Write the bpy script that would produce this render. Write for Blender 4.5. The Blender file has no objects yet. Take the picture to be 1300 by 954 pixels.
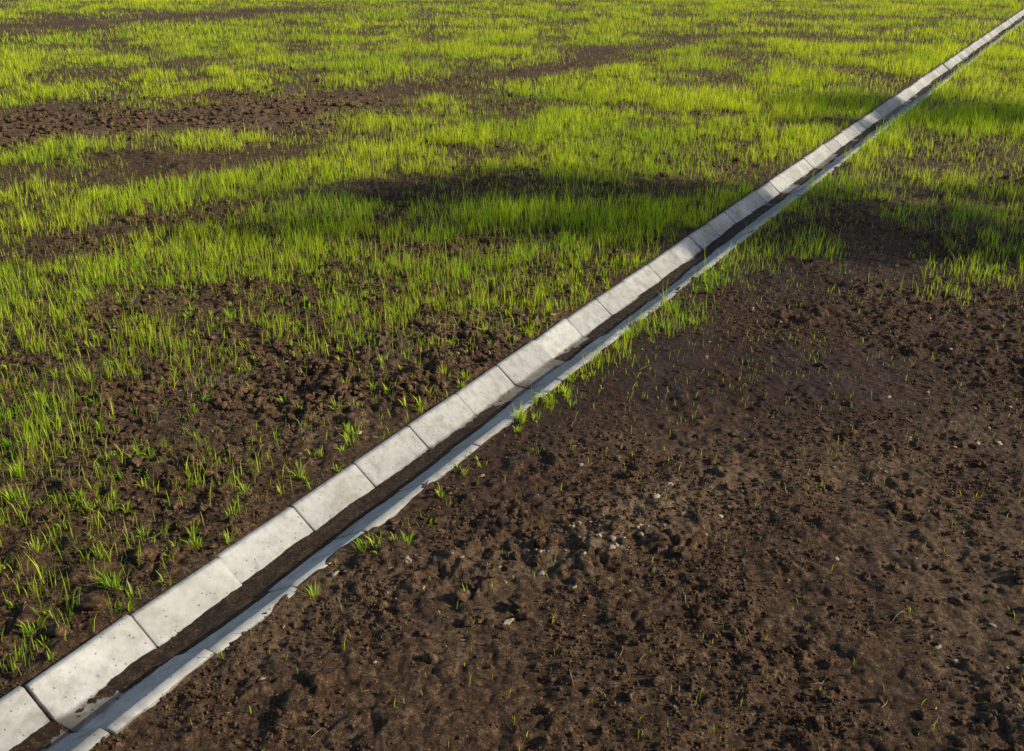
import bpy, bmesh, math, numpy as np
from mathutils import Vector
rng=np.random.default_rng(7)
sc=bpy.context.scene
# ---------------------------------------------------------------- noise
def h2(ix,iy,seed):
    ix=ix.astype(np.int64);iy=iy.astype(np.int64)
    n=(ix*374761393+iy*668265263+seed*1442695041)&0xffffffff
    n=((n^(n>>13))*1274126177)&0xffffffff
    n=((n^(n>>16))*2246822519)&0xffffffff
    n=n^(n>>15)
    return (n&0xffffff)/float(0xffffff)
def vn(x,y,seed=0):
    ix=np.floor(x);iy=np.floor(y);fx=x-ix;fy=y-iy
    u=fx*fx*fx*(fx*(fx*6-15)+10);v=fy*fy*fy*(fy*(fy*6-15)+10)
    a=h2(ix,iy,seed);b=h2(ix+1,iy,seed);c=h2(ix,iy+1,seed);d=h2(ix+1,iy+1,seed)
    return (a+(b-a)*u)*(1-v)+(c+(d-c)*u)*v
def fbm(x,y,o=4,seed=0):
    s=0;a=1;t=0
    for i in range(o):
        s=s+a*vn(x*1.0+i*17.3,y+i*9.1,seed+i);t+=a;a*=.5
        x,y=(x*1.6+y*1.2),(-x*1.2+y*1.6)
    return s/t
def clods(x,y,size,seed,fill=.6):
    x=x/size;y=y/size
    wx=x+.55*(vn(x*1.7,y*1.7,seed+5)-.5)+.3*(vn(x*4,y*4,seed+7)-.5);wy=y+.55*(vn(x*1.7,y*1.7,seed+6)-.5)+.3*(vn(x*4,y*4,seed+8)-.5)
    ix=np.floor(wx);iy=np.floor(wy);out=np.zeros_like(x)
    for dx in(-1,0,1):
        for dy in(-1,0,1):
            cx=ix+dx;cy=iy+dy
            px=cx+h2(cx,cy,seed);py=cy+h2(cx,cy,seed+1)
            r=.3+.4*h2(cx,cy,seed+2);k=h2(cx,cy,seed+3)<fill
            q=((wx-px)**2+(wy-py)**2)/r**2
            out=np.maximum(out,np.where(k,r*np.sqrt(np.clip(1-q,0,1)),0))
    return out*size
def sst(a,b,x):
    t=np.clip((x-a)/(b-a),0,1);return t*t*(3-2*t)
# ---------------------------------------------------------------- layout (metres)
OX,OY=-2.054,3.552
DX,DY=.4959,.8684
CW=.56
def toXY(s,w): return OX+s*DX+w*DY, OY+s*DY-w*DX
def toSW(X,Y):
    a=X-OX;b=Y-OY
    return a*DX+b*DY, a*DY-b*DX
def seg(X,Y,x0,y0,x1,y1,w0,w1=None):
    if w1 is None:w1=w0
    dx=x1-x0;dy=y1-y0;t=np.clip(((X-x0)*dx+(Y-y0)*dy)/(dx*dx+dy*dy),0,1)
    d=np.hypot(X-x0-t*dx,Y-y0-t*dy);w=w0+(w1-w0)*t
    return np.exp(-(d/w)**2)
def ell(X,Y,cx,cy,rx,ry,rot=0):
    c=math.cos(rot);s=math.sin(rot);a=(X-cx)*c+(Y-cy)*s;b=-(X-cx)*s+(Y-cy)*c
    return np.exp(-((a/rx)**2+(b/ry)**2))
def warp(X,Y):
    return (X+.7*(fbm(X*.8,Y*.8,3,31)-.5)+.02*Y*(fbm(X*.25,Y*.25,3,41)-.5)*2,
            Y+.7*(fbm(X*.8,Y*.8,3,51)-.5)+.03*Y*(fbm(X*.25,Y*.25,3,61)-.5)*2)
def rightbare(X,Y,x,y):
    s,w=toSW(X,Y)
    return (w>CW/2)*(1-sst(-.5,.4,y-(8.9-.42*(x-2)+.05*(x-2)**2)))
def dens(X,Y):
    s,w=toSW(X,Y);x,y=warp(X,Y)
    L=w<CW/2
    bare=np.zeros_like(X)
    for m in ( .99*seg(x,y,-12,15.2,-4.4,18.0,2.3,2.0), .93*seg(x,y,-4.4,18.3,6,31,1.4,1.3), .97*seg(x,y,-22,29,-9,42,3.6,3.2),
               .7*seg(x,y,-9,42,6,52,2.2),.65*seg(x,y,-9,24.5,-2,31,1.0),.9*seg(x,y,-5.0,9.7,-1.5,13.2,.55,.5),.9*seg(x,y,-7.5,12,-3.5,14.5,.8),.7*seg(x,y,-5,13,-1,17,.6),
               .9*ell(x,y,-2.75,8.1,1.0,.45,.2),.8*ell(x,y,-1.6,7.0,.9,.5),.85*ell(x,y,-.5,7.6,.8,.45,.9),.6*ell(x,y,-1.2,8.9,.7,.3,.4),
               .7*ell(x,y,-2.5,6.2,.9,.45),.85*ell(x,y,-1.9,4.7,.6,.8,.9),.85*ell(x,y,-1.2,5.9,.6,.8,-.5),.4*ell(x,y,.3,9.2,.3,.7,-.5)):
        bare=1-(1-bare)*(1-m)
    edge=.7*np.exp(-(np.clip(-w,0,9)/.3)**2)*(s<4.5)
    d=(1-bare)*(1-edge)
    pat=fbm(X*.9,Y*.9,4,77);pat2=fbm(X*.35+Y*.2,Y*.8,3,177)
    d=d*(.15+.85*sst(.38,.60,.65*pat+.35*pat2))
    d=np.where(L,d*(.55+.45*sst(6.5,10.5,Y)),d)
    lush=ell(X,Y,-3.1,5.7,.4,.6)+ell(X,Y,-1.0,10.3,.5,.25)+.6*ell(X,Y,-.3,8.7,.5,.25)
    d=np.maximum(d,np.clip(lush,0,1)*.95*L)
    far=sst(11,17,Y)
    dr=(1-rightbare(X,Y,x,y))*(.45+.5*far)*(.22+.78*sst(.36,.6,fbm(X*1.1,Y*1.1,4,99)))
    fr=.5*np.exp(-((w-CW)/.22)**2)*sst(2.0,4.5,s)*sst(.42,.58,fbm(X*3,Y*3,2,13))+.4*ell(X,Y,1.4,8.0,.35,.5,-.5)
    dr=np.maximum(dr,fr)
    dr=np.maximum(dr,.10*ell(X,Y,1.1,6.9,1.3,1.0)+.03)
    return np.where(L,d,dr)
def moist(X,Y):
    x,y=warp(X,Y)
    m=1.1*ell(x,y,1.35,7.1,1.2,.95,.35)+.9*ell(x,y,2.6,9.2,1.6,.8)+.8*ell(x,y,.2,5.9,.9,.45,.8)+.5*ell(x,y,3,6.6,1.4,.9)
    m=m+.6*(fbm(X*1.3,Y*1.3,3,5)-.45)
    return np.clip(m,0,1)
def dry(X,Y):
    x,y=warp(X,Y)
    return np.clip(.8*ell(x,y,.45,4.75,.9,.25,.45)+.35*ell(x,y,-.9,4.2,.3,.9,-.7)+.4*ell(x,y,2.0,5.4,1.6,.25,.5)+.6*seg(x,y,-11,15.5,-4,18.5,1.7)+.6*ell(x,y,-.4,7.6,.8,.35,.9)+.4*ell(x,y,-2.2,6.6,1,.5)+.3*sst(.55,.75,fbm(X*.9,Y*.9,3,401)),0,1)
def height(X,Y,fine=True):
    s,w=toSW(X,Y)
    L=w<CW/2
    R=np.hypot(X,Y)
    var=sst(.35,.62,fbm(X*1.1,Y*1.1,3,555))
    rough=np.where(L,.95+.5*(seg(X,Y,-11,15.5,-4.2,18.3,1.6)+ell(X,Y,-.8,7.2,1.3,.8,.4)),.55+.6*var)
    rough=rough*(1-.6*moist(X,Y)*(~L)) if fine else rough*.8
    e=np.where(L,np.clip(-w/.15,0,1),np.clip((w-CW)/.12,0,1))
    rough=rough*(.2+.8*e)
    h=.05*(fbm(X*.6,Y*.6,3,3)-.5)*e+.05*(fbm(X*3.1,Y*3.1,3,4)-.45)*(.4*e+.6*rough)
    if not fine: return h
    far=np.clip(1.6-R/40,0,1)
    c=np.zeros_like(X);k=far>0
    x=X[k];y=Y[k]
    c[k]=.75*clods(x,y,.13,11,.4)*sst(.45,.62,fbm(x*1.5,y*1.5,2,8))+.7*clods(x,y,.062,21,.5)*sst(.35,.6,fbm(x*2.5,y*2.5,2,18))+.85*clods(x,y,.034,31,.6)
    h=h+c*rough*.62*far+.036*(fbm(X*17,Y*17,3,9)-.5)*rough**.5
    return h
# ---------------------------------------------------------------- material helpers
def mat(name):
    m=bpy.data.materials.new(name);m.use_nodes=True;nt=m.node_tree;nt.nodes.clear();return m,nt
def N(nt,t,**k):
    n=nt.nodes.new(t)
    for a,b in k.items():
        if a=='i':
            for c,d in b.items(): n.inputs[c].default_value=d
        else:setattr(n,a,b)
    return n
def noise(nt,co,scale,detail=6,rough=.6):
    n=N(nt,'ShaderNodeTexNoise',i={'Scale':scale,'Detail':detail,'Roughness':rough});nt.links.new(co,n.inputs['Vector']);return n.outputs['Fac']
def ramp(nt,f,stops):
    r=N(nt,'ShaderNodeValToRGB');nt.links.new(f,r.inputs[0]);e=r.color_ramp.elements
    while len(e)<len(stops):e.new(.5)
    for q,(p,c) in zip(e,stops):
        q.position=p;q.color=(c,c,c,1) if isinstance(c,(int,float)) else (*c,1)
    return r.outputs[0]
def mix(nt,f,a,b,mode='MIX'):
    m=N(nt,'ShaderNodeMix',data_type='RGBA',blend_type=mode)
    for v,idx in((f,0),(a,6),(b,7)):
        if hasattr(v,'links'):nt.links.new(v,m.inputs[idx])
        elif idx==0:m.inputs[0].default_value=v
        else:m.inputs[idx].default_value=(*v,1)
    return m.outputs[2]
def math_(nt,op,a,b=0.):
    m=N(nt,'ShaderNodeMath',operation=op)
    for v,i in((a,0),(b,1)):
        if hasattr(v,'links'):nt.links.new(v,m.inputs[i])
        else:m.inputs[i].default_value=v
    return m.outputs[0]
def soil_mat(name,base=1.0,attr=True,silt=False):
    m,nt=mat(name)
    co=N(nt,'ShaderNodeTexCoord').outputs['Object']
    n1=noise(nt,co,2.2,5);n2=noise(nt,co,26,6,.7);n3=noise(nt,co,110,4,.7)
    c=ramp(nt,n2,[(.32,(.018*base,.009*base,.005*base)),(.5,(.092*base,.052*base,.026*base)),(.72,(.30*base,.19*base,.105*base))])
    c=mix(nt,math_(nt,'MULTIPLY',ramp(nt,n1,[(.35,0.),(.7,1.)]),.45),c,(.085*base,.040*base,.017*base))
    c=mix(nt,1.,c,ramp(nt,n3,[(.35,.42),(.65,1.4)]),'MULTIPLY')
    v=N(nt,'ShaderNodeTexVoronoi',i={'Scale':95.});nt.links.new(co,v.inputs['Vector'])
    sp=N(nt,'ShaderNodeSeparateColor');nt.links.new(v.outputs['Color'],sp.inputs[0])
    grit=math_(nt,'MULTIPLY',math_(nt,'GREATER_THAN',sp.outputs[0],.95),math_(nt,'LESS_THAN',v.outputs['Distance'],.4))
    bs=N(nt,'ShaderNodeBsdfPrincipled')
    if attr:
        mo=N(nt,'ShaderNodeAttribute',attribute_name='moist').outputs['Fac']
        dr=N(nt,'ShaderNodeAttribute',attribute_name='dry').outputs['Fac']
        gr=N(nt,'ShaderNodeAttribute',attribute_name='green').outputs['Fac']
        c=mix(nt,math_(nt,'MULTIPLY',dr,.75),c,ramp(nt,n2,[(.3,(.075,.043,.022)),(.7,(.36,.25,.15))]))
        c=mix(nt,math_(nt,'MULTIPLY',mo,.88),c,ramp(nt,n2,[(.35,(.015,.006,.003)),(.7,(.072,.027,.010))]))
        c=mix(nt,math_(nt,'MULTIPLY',gr,ramp(nt,n2,[(.3,.2),(.7,.9)])),c,(.12,.16,.014))
        c=mix(nt,math_(nt,'MULTIPLY',grit,math_(nt,'SUBTRACT',.6,mo)),c,(.34,.26,.17))
        r=math_(nt,'SUBTRACT',.95,math_(nt,'MULTIPLY',mo,ramp(nt,n1,[(.35,.15),(.6,.5)])))
        nt.links.new(r,bs.inputs['Roughness'])
    else:
        c=mix(nt,math_(nt,'MULTIPLY',grit,.5),c,(.3,.23,.15))
        bs.inputs['Roughness'].default_value=.75 if silt else .95
    bs.inputs['Specular IOR Level'].default_value=.25
    nt.links.new(c,bs.inputs['Base Color'])
    b1=N(nt,'ShaderNodeBump',i={'Strength':1.,'Distance':.028});nt.links.new(n2,b1.inputs['Height'])
    b2=N(nt,'ShaderNodeBump',i={'Strength':1.,'Distance':.008});nt.links.new(n3,b2.inputs['Height']);nt.links.new(b1.outputs[0],b2.inputs['Normal'])
    nt.links.new(b2.outputs[0],bs.inputs['Normal'])
    o=N(nt,'ShaderNodeOutputMaterial');nt.links.new(bs.outputs[0],o.inputs[0]);return m
def concrete_mat():
    m,nt=mat('concrete')
    co=N(nt,'ShaderNodeTexCoord').outputs['Object']
    n1=noise(nt,co,1.6,5);n2=noise(nt,co,14,7,.7);n3=noise(nt,co,180,3,.6);n4=noise(nt,co,5,6,.75)
    c=ramp(nt,n2,[(.25,(.28,.27,.25)),(.5,(.44,.43,.40)),(.75,(.55,.54,.51))])
    sh=N(nt,'ShaderNodeAttribute',attribute_name='shade').outputs['Fac']
    c=mix(nt,1.,c,sh,'MULTIPLY')
    c=mix(nt,ramp(nt,n1,[(.48,0.),(.70,.5)]),c,(.23,.20,.155))
    c=mix(nt,ramp(nt,n4,[(.54,0.),(.68,.5)]),c,(.17,.15,.12))
    dp=N(nt,'ShaderNodeAttribute',attribute_name='dirt').outputs['Fac']
    d=ramp(nt,math_(nt,'MULTIPLY',math_(nt,'ADD',dp,n4),.5),[(.46,0.),(.64,.85)])
    c=mix(nt,d,c,(.13,.105,.08))
    v=N(nt,'ShaderNodeTexVoronoi',i={'Scale':60.});nt.links.new(co,v.inputs['Vector'])
    sp=N(nt,'ShaderNodeSeparateColor');nt.links.new(v.outputs['Color'],sp.inputs[0])
    pk=math_(nt,'MULTIPLY',math_(nt,'GREATER_THAN',sp.outputs[0],.90),math_(nt,'LESS_THAN',v.outputs['Distance'],.3))
    c=mix(nt,math_(nt,'MULTIPLY',pk,.7),c,(.10,.08,.06))
    bs=N(nt,'ShaderNodeBsdfPrincipled',i={'Roughness':.88,'Specular IOR Level':.3});nt.links.new(c,bs.inputs['Base Color'])
    b1=N(nt,'ShaderNodeBump',i={'Strength':.35,'Distance':.006});nt.links.new(n2,b1.inputs['Height'])
    b2=N(nt,'ShaderNodeBump',i={'Strength':.3,'Distance':.002});nt.links.new(n3,b2.inputs['Height']);nt.links.new(b1.outputs[0],b2.inputs['Normal'])
    nt.links.new(b2.outputs[0],bs.inputs['Normal'])
    o=N(nt,'ShaderNodeOutputMaterial');nt.links.new(bs.outputs[0],o.inputs[0]);return m
def grass_mat(name='grass_blades',attr=True):
    m,nt=mat(name)
    if attr:a=N(nt,'ShaderNodeAttribute',attribute_name='col').outputs['Color']
    else:a=ramp(nt,noise(nt,N(nt,'ShaderNodeTexCoord').outputs['Object'],1.4,4),[(.35,(.035,.07,.012)),(.65,(.10,.15,.02))])
    d=N(nt,'ShaderNodeBsdfPrincipled',i={'Roughness':.55,'Specular IOR Level':.25});nt.links.new(a,d.inputs['Base Color'])
    t=N(nt,'ShaderNodeBsdfTranslucent');nt.links.new(mix(nt,1.,a,(1.2,1.15,.4),'MULTIPLY'),t.inputs['Color'])
    s=N(nt,'ShaderNodeMixShader',i={0:.45});nt.links.new(d.outputs[0],s.inputs[1]);nt.links.new(t.outputs[0],s.inputs[2])
    o=N(nt,'ShaderNodeOutputMaterial');nt.links.new(s.outputs[0],o.inputs[0]);return m
def simple(name,scale,stops,r=.85,dist=.003):
    m,nt=mat(name)
    co=N(nt,'ShaderNodeTexCoord').outputs['Object']
    n=noise(nt,co,scale,4);n2=noise(nt,co,scale*10,4)
    bs=N(nt,'ShaderNodeBsdfPrincipled',i={'Roughness':r});nt.links.new(ramp(nt,n,stops),bs.inputs['Base Color'])
    b=N(nt,'ShaderNodeBump',i={'Strength':.5,'Distance':dist});nt.links.new(n2,b.inputs['Height']);nt.links.new(b.outputs[0],bs.inputs['Normal'])
    o=N(nt,'ShaderNodeOutputMaterial');nt.links.new(bs.outputs[0],o.inputs[0]);return m
SOIL=soil_mat('soil');CLOD=soil_mat('soil_clod',1.35,False);SILT=soil_mat('wet_silt',.55,False,True)
CONC=concrete_mat();GRASS=grass_mat();LEAF=grass_mat('tree_leaves',False)
STONE=simple('pebble_stone',14,[(.3,(.16,.10,.06)),(.5,(.32,.23,.145)),(.72,(.46,.39,.29))])
BARK=simple('bark',5,[(.3,(.05,.035,.025)),(.7,(.14,.11,.08))],.95,.02)
STRAW=simple('dry_straw',9,[(.3,(.16,.11,.06)),(.7,(.36,.27,.15))])
def mkmesh(name,V,loops,totals,mats,attrs=None,smooth=False):
    me=bpy.data.meshes.new(name)
    me.vertices.add(len(V));me.vertices.foreach_set('co',np.ascontiguousarray(V,dtype=np.float32).ravel())
    me.loops.add(len(loops));me.loops.foreach_set('vertex_index',loops.astype(np.int32))
    me.polygons.add(len(totals));st=np.concatenate([[0],np.cumsum(totals)[:-1]]).astype(np.int32)
    me.polygons.foreach_set('loop_start',st);me.polygons.foreach_set('loop_total',totals.astype(np.int32))
    if smooth:me.polygons.foreach_set('use_smooth',np.ones(len(totals),dtype=bool))
    me.update(calc_edges=True)
    for k,(t,a) in (attrs or {}).items():
        at=me.attributes.new(k,t,'POINT')
        at.data.foreach_set('color' if t=='FLOAT_COLOR' else 'value',np.ascontiguousarray(a,dtype=np.float32).ravel())
    me.materials.append(mats)
    ob=bpy.data.objects.new(name,me);sc.collection.objects.link(ob);return ob
def gridobj(name,X,Y,Z,m,attrs,flip=False):
    r,c=X.shape;V=np.stack([X,Y,Z],-1).reshape(-1,3)
    i=np.arange(r*c).reshape(r,c);q=np.stack([i[:-1,:-1],i[:-1,1:],i[1:,1:],i[1:,:-1]],-1).reshape(-1,4)
    if flip:q=q[:,::-1]
    return mkmesh(name,V,q.ravel(),np.full(len(q),4),m,{k:('FLOAT',a.ravel()) for k,a in attrs.items()},True)
# ---------------------------------------------------------------- ground
def grow(start,end,step,grow0,power,ref):
    out=[start];p=start
    while p<end:
        p+=step*max(1,((p-grow0)/ref+1)**power if p>grow0 else 1);out.append(p)
    return out
wl=[-a for a in grow(.0,700,.015,3.4,1.7,3.0)][::-1]
wr=grow(.575,700,.013,4.0,2.0,3.0)
wmid=[.008,.02,.3,.508,.519,.528,.536,.544,.552,.563]
ws=np.array(wl+wmid+wr)
sp=grow(-1.2,700,.013,4.8,1.6,6.0);sn=[-1.2-a for a in grow(.02,700,.05,.0,1.6,1.0)][::-1]
ss=np.array(sn+sp)
S,W=np.meshgrid(ss,ws,indexing='ij')
X,Y=toXY(S,W);Z=height(X,Y)
inside=(W>.015)&(W<.515)
lap=(W>.515)&(W<.565)
Z=np.where(lap,.006+.05*(fbm(S*5,W*14,3,88)-.56)+.16*(W-.555),Z)
Z=np.where((W>=-.02)&(W<=.015),np.minimum(Z,.004),Z)
Z=np.where(inside,-.3,Z)
g=dens(X,Y)
green=np.clip(g*.6*sst(5,16,Y)+np.clip((np.hypot(X,Y)-55)/30,0,.8),0,.9)
ground=gridobj('ground',X,Y,Z,SOIL,{'moist':moist(X,Y),'dry':dry(X,Y),'green':green},True)
print('ground',X.shape)
# ---------------------------------------------------------------- channel
SEG=.565;S0=.50-12*SEG
NS=150
D_=-.112
prof=[(0,.008),(.004,.012),(.028,.012),(.034,.010),(.046,-.002),(.165,D_+.013),(.178,D_+.003),(.193,D_),(.285,D_),(.300,D_+.003),(.313,D_+.010),(.490,-.001),(.503,.010),(.509,.012),(.556,.012),(.56,.008),(.56,-.05),(.37,-.2),(.14,-.2),(0,-.05)]
dirtp=[.5,.42,.32,.2,.12,.3,.6,.75,.75,.6,.3,.02,.0,.0,.25,.7,.8,.8,.8,.8]
P=np.array(prof);Dp=np.array(dirtp);n=len(P)
V=[];F=[];SH=[];DI=[]
r2=np.random.default_rng(3)
for k in range(NS):
    a=S0+k*SEG+.004+r2.uniform(-.003,.003);b=S0+(k+1)*SEG-.004
    ow=r2.normal(0,.005);oz=r2.normal(0,.004);tw=r2.normal(0,.007);tz=r2.normal(0,.005);sh=r2.uniform(.8,1.1)
    st=len(V)
    rings=[(a,.0035),(a+.0045,0)]+[(a+(b-a)*q,0) for q in(.06,.25,.5,.75,.94)]+[(b-.0045,0),(b,.0035)]
    for ri,(s_,ins) in enumerate(rings):
        f=(s_-a)/(b-a)-.5
        for j,(w_,z_) in enumerate(P):
            z2=z_-(ins if j<16 else -ins)
            x,y=toXY(s_,w_+ow+tw*f);V.append((x,y,z2+oz+tz*f));SH.append(sh);DI.append(Dp[j]+(.3 if ins else .15 if ri in(1,7) else 0))
    nr=len(rings)
    for i in range(nr-1):
        for j in range(n):
            j2=(j+1)%n;F.append((st+i*n+j,st+i*n+j2,st+(i+1)*n+j2,st+(i+1)*n+j))
    F.append(tuple(st+j for j in range(n))[::-1]);F.append(tuple(st+(nr-1)*n+j for j in range(n)))
loops=np.array([i for f in F for i in f]);tot=np.array([len(f) for f in F])
segs=mkmesh('concrete_segments',np.array(V),loops,tot,CONC,{'shade':('FLOAT',np.array(SH)),'dirt':('FLOAT',np.array(DI))})
bm=bmesh.new();bm.from_mesh(segs.data);bmesh.ops.recalc_face_normals(bm,faces=bm.faces);bm.to_mesh(segs.data);bm.free()
ssl=np.array(grow(-6,75,.02,6,1.2,6));wsl=np.linspace(.12,.45,26)
S,W=np.meshgrid(ssl,wsl,indexing='ij');X,Y=toXY(S,W)
Z=D_+.0+.008*sst(.3,.6,fbm(S*.8,W*2,2,61))+.016*(fbm(S*3.2,W*9,4,62)-.45)+.006*(fbm(S*40,W*40,2,63)-.5)+.15*(W-.22)*sst(.5,.75,fbm(S*1.1,W*0+3,3,64))
silt=gridobj('silt_bed',X,Y,Z,SILT,{},True)
chan=bpy.data.objects.new('concrete_drainage_channel',None);sc.collection.objects.link(chan)
segs.parent=chan;silt.parent=chan
# ---------------------------------------------------------------- clods & pebbles
def ico(k):
    bm=bmesh.new();bmesh.ops.create_icosphere(bm,subdivisions=k,radius=1);a=np.array([v.co[:] for v in bm.verts]);b=np.array([[v.index for v in f.verts] for f in bm.faces]);bm.free();return a,b
IV,IF=ico(3);IV2,IF2=ico(2);IV1,IF1=ico(1)
def rocks(name,pts,sizes,flat,m,iv,iff,amp=.35,angular=False):
    n=len(pts);nv=len(iv)
    V=np.repeat(iv[None],n,0)
    d=np.zeros((n,nv))
    for k,fr in enumerate((1.6,3.1,6.0)):
        dirs=rng.normal(size=(n,3,3));ph=rng.uniform(0,6.28,(n,1,3))
        d+=amp/(k+1)*np.sin(np.einsum('nvc,nkc->nvk',V,dirs)*fr+ph).mean(-1)*1.7
    V=V*(1+d)[...,None]
    sc3=np.stack([rng.uniform(.7,1.3,n),rng.uniform(.6,1.1,n),flat*rng.uniform(.7,1.2,n)],-1)
    V=V*sc3[:,None,:]
    a=rng.uniform(0,6.28,n);c,s=np.cos(a),np.sin(a);t=rng.normal(0,.3,n);ct,s_t=np.cos(t),np.sin(t)
    y=V[...,1]*ct[:,None]-V[...,2]*s_t[:,None];z=V[...,1]*s_t[:,None]+V[...,2]*ct[:,None];x=V[...,0]
    V=np.stack([x*c[:,None]-y*s[:,None],x*s[:,None]+y*c[:,None],z],-1)*sizes[:,None,None]+pts[:,None,:]
    Fq=(iff[None]+np.arange(n)[:,None,None]*nv).reshape(-1,3)
    return mkmesh(name,V.reshape(-1,3),Fq.ravel(),np.full(len(Fq),3),m,None,not angular)
def scatter(n,fn,x0,x1,y0,y1,k=5):
    X=rng.uniform(x0,x1,n*k);Y=rng.uniform(y0,y1,n*k);q=rng.uniform(0,1,n*k)<fn(X,Y);return X[q][:n],Y[q][:n]
def off(X,Y,lo=-.03,hi=.57):
    s,w=toSW(X,Y);return (w<lo)|(w>hi)
def fcl(X,Y):
    s,w=toSW(X,Y);L=w<.2
    a=np.where(L,.3+.9*ell(X,Y,-.7,7.3,1.1,.7,.6)+.8*ell(X,Y,-2.2,6.5,1.2,.5,.1)+.7*ell(X,Y,-1.4,5.9,.7,.5,.6)+.5*seg(X,Y,-11,15.5,-4.2,18.3,1.3),(.17+.35*dry(X,Y))*(1-moist(X,Y)))
    return a*off(X,Y,-.05,.6)*sst(.35,.6,fbm(X*2.2,Y*2.2,2,19))
X,Y=scatter(6000,fcl,-5,5,2.6,12,8);sz=.007+.024*rng.uniform(0,1,len(X))**3+.012*rng.uniform(0,1,len(X))*(toSW(X,Y)[1]<0)
rocks('soil_clods',np.stack([X,Y,height(X,Y)+sz*.2],-1),sz,.65,CLOD,IV,IF,.5)
X,Y=scatter(65000,lambda X,Y:np.where(toSW(X,Y)[1]<.2,.6,.9*(1-.75*moist(X,Y)))*off(X,Y,-.02,.545)*sst(.3,.6,fbm(X*3,Y*3,3,45)),-4.5,5,2.6,10);sz=.0025+.009*rng.uniform(0,1,len(X))**2.5
rocks('soil_crumbs',np.stack([X,Y,height(X,Y)+sz*.4],-1),sz,.8,CLOD,IV1,IF1,.3,True)
# crumbs that rolled into the channel
m0=600;s_=rng.uniform(-1,9,m0);w_=rng.uniform(.18,.30,m0);X,Y=toXY(s_,w_);sz=.002+.006*rng.uniform(0,1,m0)**2.5
rocks('channel_crumbs',np.stack([X,Y,np.full(m0,D_+.006)],-1),sz,.8,CLOD,IV1,IF1,.3,True).parent=chan
X,Y=scatter(3500,lambda X,Y:.6*seg(X,Y,-11,15.6,-4.2,18.3,1.6)+.1*dens(X,Y),-14,4,10,24,8);sz=.02+.04*rng.uniform(0,1,len(X))**2
k=off(X,Y,-.15,.8);X,Y,sz=X[k],Y[k],sz[k]
rocks('field_clods',np.stack([X,Y,height(X,Y)+sz*.3],-1),sz,.6,CLOD,IV2,IF2)
def fpe(X,Y): return (1.0*ell(X,Y,.40,4.58,.6,.15,.35)+.16*dry(X,Y)+.012)*off(X,Y,-.06,.62)
X,Y=scatter(800,fpe,-3.5,4.5,2.8,8.5,12);sz=(.005+.016*rng.uniform(0,1,len(X))**2.2)*(1+.25*ell(X,Y,.4,4.58,.6,.15,.35))
rocks('pebbles',np.stack([X,Y,height(X,Y)+sz*.15],-1),sz,.45,STONE,IV2,IF2,.5,True)
for (x,y,r) in ((-1.88,4.47,.075),(-2.0,4.05,.065),(-2.08,3.86,.065),(-1.75,4.75,.05),(-2.95,5.55,.07),(-2.15,4.95,.05)):
    p=np.array([[x,y,float(height(np.array([x]),np.array([y]))[0])+.014]]);rocks('soil_cake',p,np.array([r]),.42,CLOD,IV,IF,.22)
# twigs and straw lying on the soil
X,Y=scatter(190,lambda X,Y:.5*off(X,Y,-.2,.66),-3.5,4.5,2.8,8,6);n=len(X);a=rng.uniform(0,6.283,n);Lg=rng.uniform(.02,.11,n)
m=5;k=4;V=np.zeros((n,m,k,3));cur=rng.normal(0,.25,n)
for i in range(m):
    t=i/(m-1)-.5;px=X+np.cos(a)*Lg*t-np.sin(a)*cur*Lg*(t*t);py=Y+np.sin(a)*Lg*t+np.cos(a)*cur*Lg*(t*t);pz=height(px,py)+.006
    for j in range(k):
        b=j/k*6.283;rr=.0017*(1.2-abs(t));V[:,i,j]=np.stack([px-np.sin(a)*rr*math.cos(b),py+np.cos(a)*rr*math.cos(b),pz+rr*math.sin(b)],-1)
f=[[i*k+j,i*k+(j+1)%k,(i+1)*k+(j+1)%k,(i+1)*k+j] for i in range(m-1) for j in range(k)]
Fq=(np.array(f)[None]+np.arange(n)[:,None,None]*m*k).reshape(-1,4)
mkmesh('straw_litter',V.reshape(-1,3),Fq.ravel(),np.full(len(Fq),4),STRAW)
# ---------------------------------------------------------------- grass
def blades(name,X,Y,H,Wd,lean,col,phi=None,az=None):
    n=len(X);Zb=height(X,Y,False)-.004
    az=rng.uniform(0,6.283,n) if az is None else az
    phi=rng.uniform(0,6.283,n) if phi is None else phi
    c,s=np.cos(phi)*Wd/2,np.sin(phi)*Wd/2
    lx,ly=np.cos(az)*lean*H,np.sin(az)*lean*H
    V=np.zeros((n,5,3))
    hm=H*.55;ht=H*np.sqrt(np.clip(1-(.8*lean)**2,.15,1))
    V[:,0]=np.stack([X-c*.8,Y-s*.8,Zb],-1);V[:,1]=np.stack([X+c*.8,Y+s*.8,Zb],-1)
    V[:,2]=np.stack([X+lx*.35-c,Y+ly*.35-s,Zb+hm],-1);V[:,3]=np.stack([X+lx*.35+c,Y+ly*.35+s,Zb+hm],-1)
    V[:,4]=np.stack([X+lx,Y+ly,Zb+ht],-1)
    b=np.arange(n)[:,None]*5
    L=(b+np.array([[0,1,3,2,2,3,4]])).ravel();T=np.tile([4,3],n)
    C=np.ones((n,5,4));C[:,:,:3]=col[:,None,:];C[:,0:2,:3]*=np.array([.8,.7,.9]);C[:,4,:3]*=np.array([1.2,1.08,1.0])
    return mkmesh(name,V.reshape(-1,3),L,T,GRASS,{'col':('FLOAT_COLOR',C.reshape(-1,4))})
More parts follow.
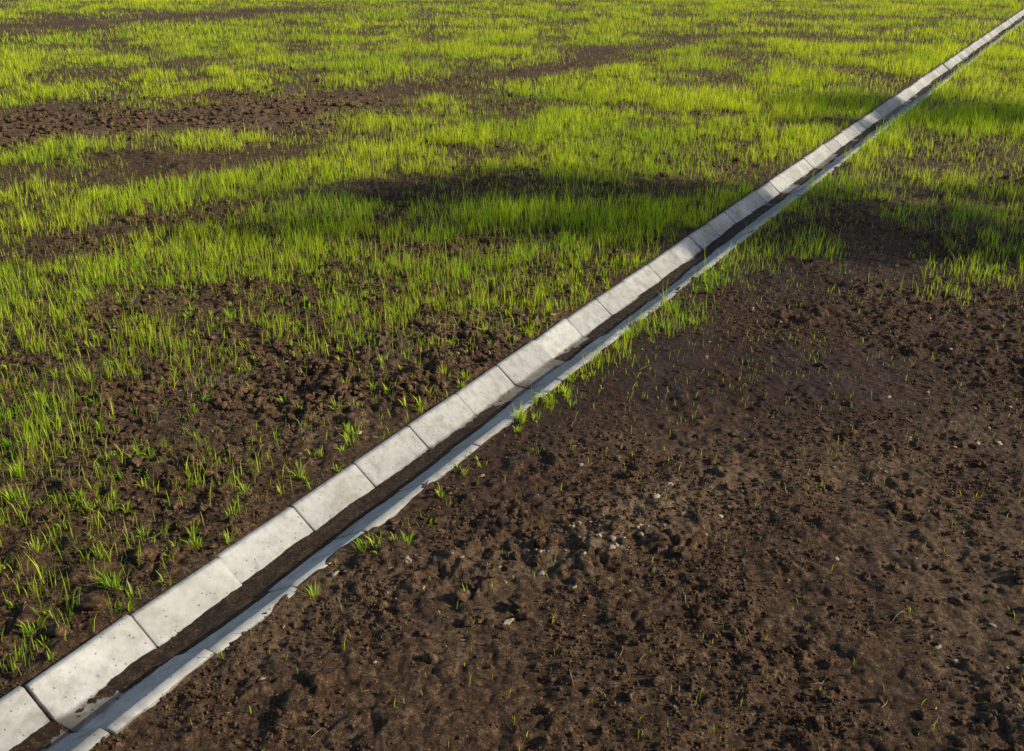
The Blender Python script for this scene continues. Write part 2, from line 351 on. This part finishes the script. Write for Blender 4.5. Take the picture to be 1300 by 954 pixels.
def gcol(n,X,Y,yel=0.):
    a=np.array([.20,.42,.020]);b=np.array([.66,.78,.03]);c=np.array([.55,.45,.16])
    t=np.clip(rng.normal(.5,.24,n)+.9*(fbm(X*.5,Y*.5,3,201)-.5)+yel,0,1)[:,None]
    k=a*(1-t)+b*t;dr=(rng.uniform(0,1,n)<.05)[:,None]
    k=np.where(dr,c,k)
    return k*rng.uniform(.75,1.2,n)[:,None]
def sample(n,r0,r1):
    r=np.sqrt(rng.uniform(r0*r0,r1*r1,n));a=rng.uniform(-.62,.62,n);return r*np.sin(a),r*np.cos(a)
tot=0
for r0,r1,rho,wm in ((2.8,8,1600,1),(8,13,1600,1.1),(13,20,1200,1.35),(20,32,620,1.9),(32,52,230,2.9),(52,85,55,5)):
    area=.62*(r1*r1-r0*r0);n=int(area*rho);X,Y=sample(n,r0,r1)
    d=dens(X,Y);cl=fbm(X*7,Y*7,2,301)
    k=(rng.uniform(0,1,n)<d*(.2+1.25*sst(.4,.65,cl)))&off(X,Y,-.015,.575)
    X,Y,d=X[k],Y[k],d[k];n=len(X);tot+=n
    H=(.062+.085*np.clip(d,0,1)**.6)*rng.lognormal(0,.34,n)*(.6+.8*fbm(X*1.2,Y*1.2,2,303))
    s,w=toSW(X,Y);H=np.where((w>0)&(d<.15),H*.6,H);H=np.where((w>0)&(d>.15)&(Y>8),H*1.15,H)
    Wd=rng.uniform(.0024,.0052,n)*wm
    ln=np.abs(rng.normal(.2,.2,n))
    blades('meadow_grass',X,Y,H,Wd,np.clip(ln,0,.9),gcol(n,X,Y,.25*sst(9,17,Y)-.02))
print('blades',tot)
def tufts(cx,cy,nb,h,spread):
    XX=[];YY=[];HH=[];WW=[];LL=[];AZ=[]
    for x,y,b,hh,sp in zip(cx,cy,nb,h,spread):
        b=int(b);a=rng.uniform(0,6.283,b);r=sp*.25*np.sqrt(rng.uniform(0,1,b))
        XX.append(x+r*np.cos(a));YY.append(y+r*np.sin(a));HH.append(hh*rng.uniform(.5,1.15,b));WW.append(rng.uniform(.004,.0085,b));LL.append(np.clip(rng.uniform(.1,1.0,b),0,1));AZ.append(a+rng.normal(0,.3,b))
    X,Y,H,W_,L_,A=map(np.concatenate,(XX,YY,HH,WW,LL,AZ))
    k=off(X,Y,.0,.55);X,Y,H,W_,L_,A=X[k],Y[k],H[k],W_[k],L_[k],A[k]
    blades('grass_tuft',X,Y,H,W_,L_,gcol(len(X),X,Y,-.15),az=A,phi=A+1.57+rng.normal(0,.3,len(X)))
tx=[-1.25,-1.95,-2.2,-1.65,-1.0,-.85,-2.45,-2.9,-3.05,-3.2,-2.8,.95,.05,.15,1.35,1.5,1.25,-.62,-1.05,1.75,-.2]
ty=[5.3,4.2,3.87,4.55,5.7,5.62,4.5,5.3,5.9,6.3,5.0,7.55,6.05,6.3,8.15,7.85,7.7,5.05,4.55,8.6,7.65]
tufts(tx,ty,rng.uniform(18,34,len(tx)),rng.uniform(.08,.14,len(tx)),rng.uniform(.08,.16,len(tx)))
X,Y=scatter(620,lambda X,Y:np.where(toSW(X,Y)[1]<0,.35,.0)+.8*(toSW(X,Y)[1]>.5)*np.exp(-((toSW(X,Y)[1]-.64)/.14)**2)*(toSW(X,Y)[0]>1.0),-4,3,3,9.5)
tufts(X,Y,rng.uniform(6,16,len(X)),rng.uniform(.035,.1,len(X)),rng.uniform(.04,.12,len(X)))
# ---------------------------------------------------------------- trees beside the field (to the right of the view)
def tree(x,y,H,cr,cz,nl,seed):
    r=np.random.default_rng(seed)
    root=bpy.data.objects.new('deciduous_tree',None);root.location=(x,y,0);sc.collection.objects.link(root)
    V=[];F=[]
    def limb(p,q,r0,r1,k=7):
        p=np.array(p,float);q=np.array(q,float);ax=q-p;ax/=np.linalg.norm(ax);u=np.cross(ax,[.3,.9,.1]);u/=np.linalg.norm(u);v=np.cross(ax,u)
        b=len(V);m=5;bend=r.normal(0,.06,3)*np.linalg.norm(q-p)
        for i in range(m):
            t=i/(m-1);c=p+(q-p)*t+bend*math.sin(t*math.pi);rr=r0+(r1-r0)*t
            for j in range(k):
                a=j/k*6.2832;V.append(c+(u*math.cos(a)+v*math.sin(a))*rr)
        for i in range(m-1):
            for j in range(k):F.append((b+i*k+j,b+i*k+(j+1)%k,b+(i+1)*k+(j+1)%k,b+(i+1)*k+j))
    limb((0,0,-.1),(0.1,.1,H*.85),.2,.04,9)
    tips=[]
    for i in range(34):
        z=H*r.uniform(.36,.88);a=r.uniform(0,6.28);L=cr*r.uniform(.5,1.05)*(1.15-abs(z-cz)/H*1.5)
        q=np.array([L*math.cos(a),L*math.sin(a),z+L*r.uniform(.2,.6)]);limb((0,0,z),q,.06,.012,5)
        for t in(.45,.65,.8,.92,1.0):tips.append(np.array([0,0,z])*(1-t)+q*t+r.normal(0,.2,3))
    me=bpy.data.meshes.new('trunk');me.from_pydata([tuple(v) for v in V],[],F);me.materials.append(BARK)
    o=bpy.data.objects.new('trunk',me);sc.collection.objects.link(o);o.parent=root
    T=np.array(tips);c=T[r.integers(0,len(T),nl)]+r.normal(0,.26,(nl,3))
    u=r.normal(size=(nl,3));u/=np.linalg.norm(u,axis=1)[:,None];v=np.cross(u,r.normal(size=(nl,3)));v/=np.linalg.norm(v,axis=1)[:,None]
    sz=r.uniform(.06,.12,nl)[:,None]
    Q=np.stack([c-u*sz,c+v*sz*.5,c+u*sz,c-v*sz*.5],1).reshape(-1,3)
    o=mkmesh('leaves',Q,np.arange(nl*4),np.full(nl,4),LEAF);o.parent=root
tree(22.5,9.1,12.4,1.7,8.4,15000,1)
tree(32.0,15.8,13.5,2.0,9.0,14000,2)
# ---------------------------------------------------------------- light
EL=math.radians(25);AZ=math.radians(-6)   # measured from +X
sv=Vector((math.cos(EL)*math.cos(AZ),math.cos(EL)*math.sin(AZ),math.sin(EL)))
sl=bpy.data.lights.new('sun','SUN');sl.energy=5;sl.angle=math.radians(.5);sl.color=(1,.91,.74)
so=bpy.data.objects.new('sun',sl);so.rotation_euler=sv.to_track_quat('Z','Y').to_euler();sc.collection.objects.link(so)
w=bpy.data.worlds.new('World');sc.world=w;w.use_nodes=True;nt=w.node_tree;nt.nodes.clear()
sk=nt.nodes.new('ShaderNodeTexSky');sk.sky_type='NISHITA';sk.sun_disc=False;sk.sun_elevation=EL;sk.sun_rotation=math.radians(90)-AZ
bg=nt.nodes.new('ShaderNodeBackground');bg.inputs[1].default_value=.12
o=nt.nodes.new('ShaderNodeOutputWorld');nt.links.new(sk.outputs[0],bg.inputs[0]);nt.links.new(bg.outputs[0],o.inputs[0])
# ---------------------------------------------------------------- camera
cam=bpy.data.cameras.new('camera');cam.sensor_width=36;cam.lens=36;cam.shift_y=-.0346;cam.clip_end=3000
co=bpy.data.objects.new('camera',cam);co.location=(0,0,3);co.rotation_euler=(math.radians(90-21.88),0,0);sc.collection.objects.link(co);sc.camera=co
sc.view_settings.view_transform='Standard';sc.view_settings.look='None';sc.view_settings.exposure=0
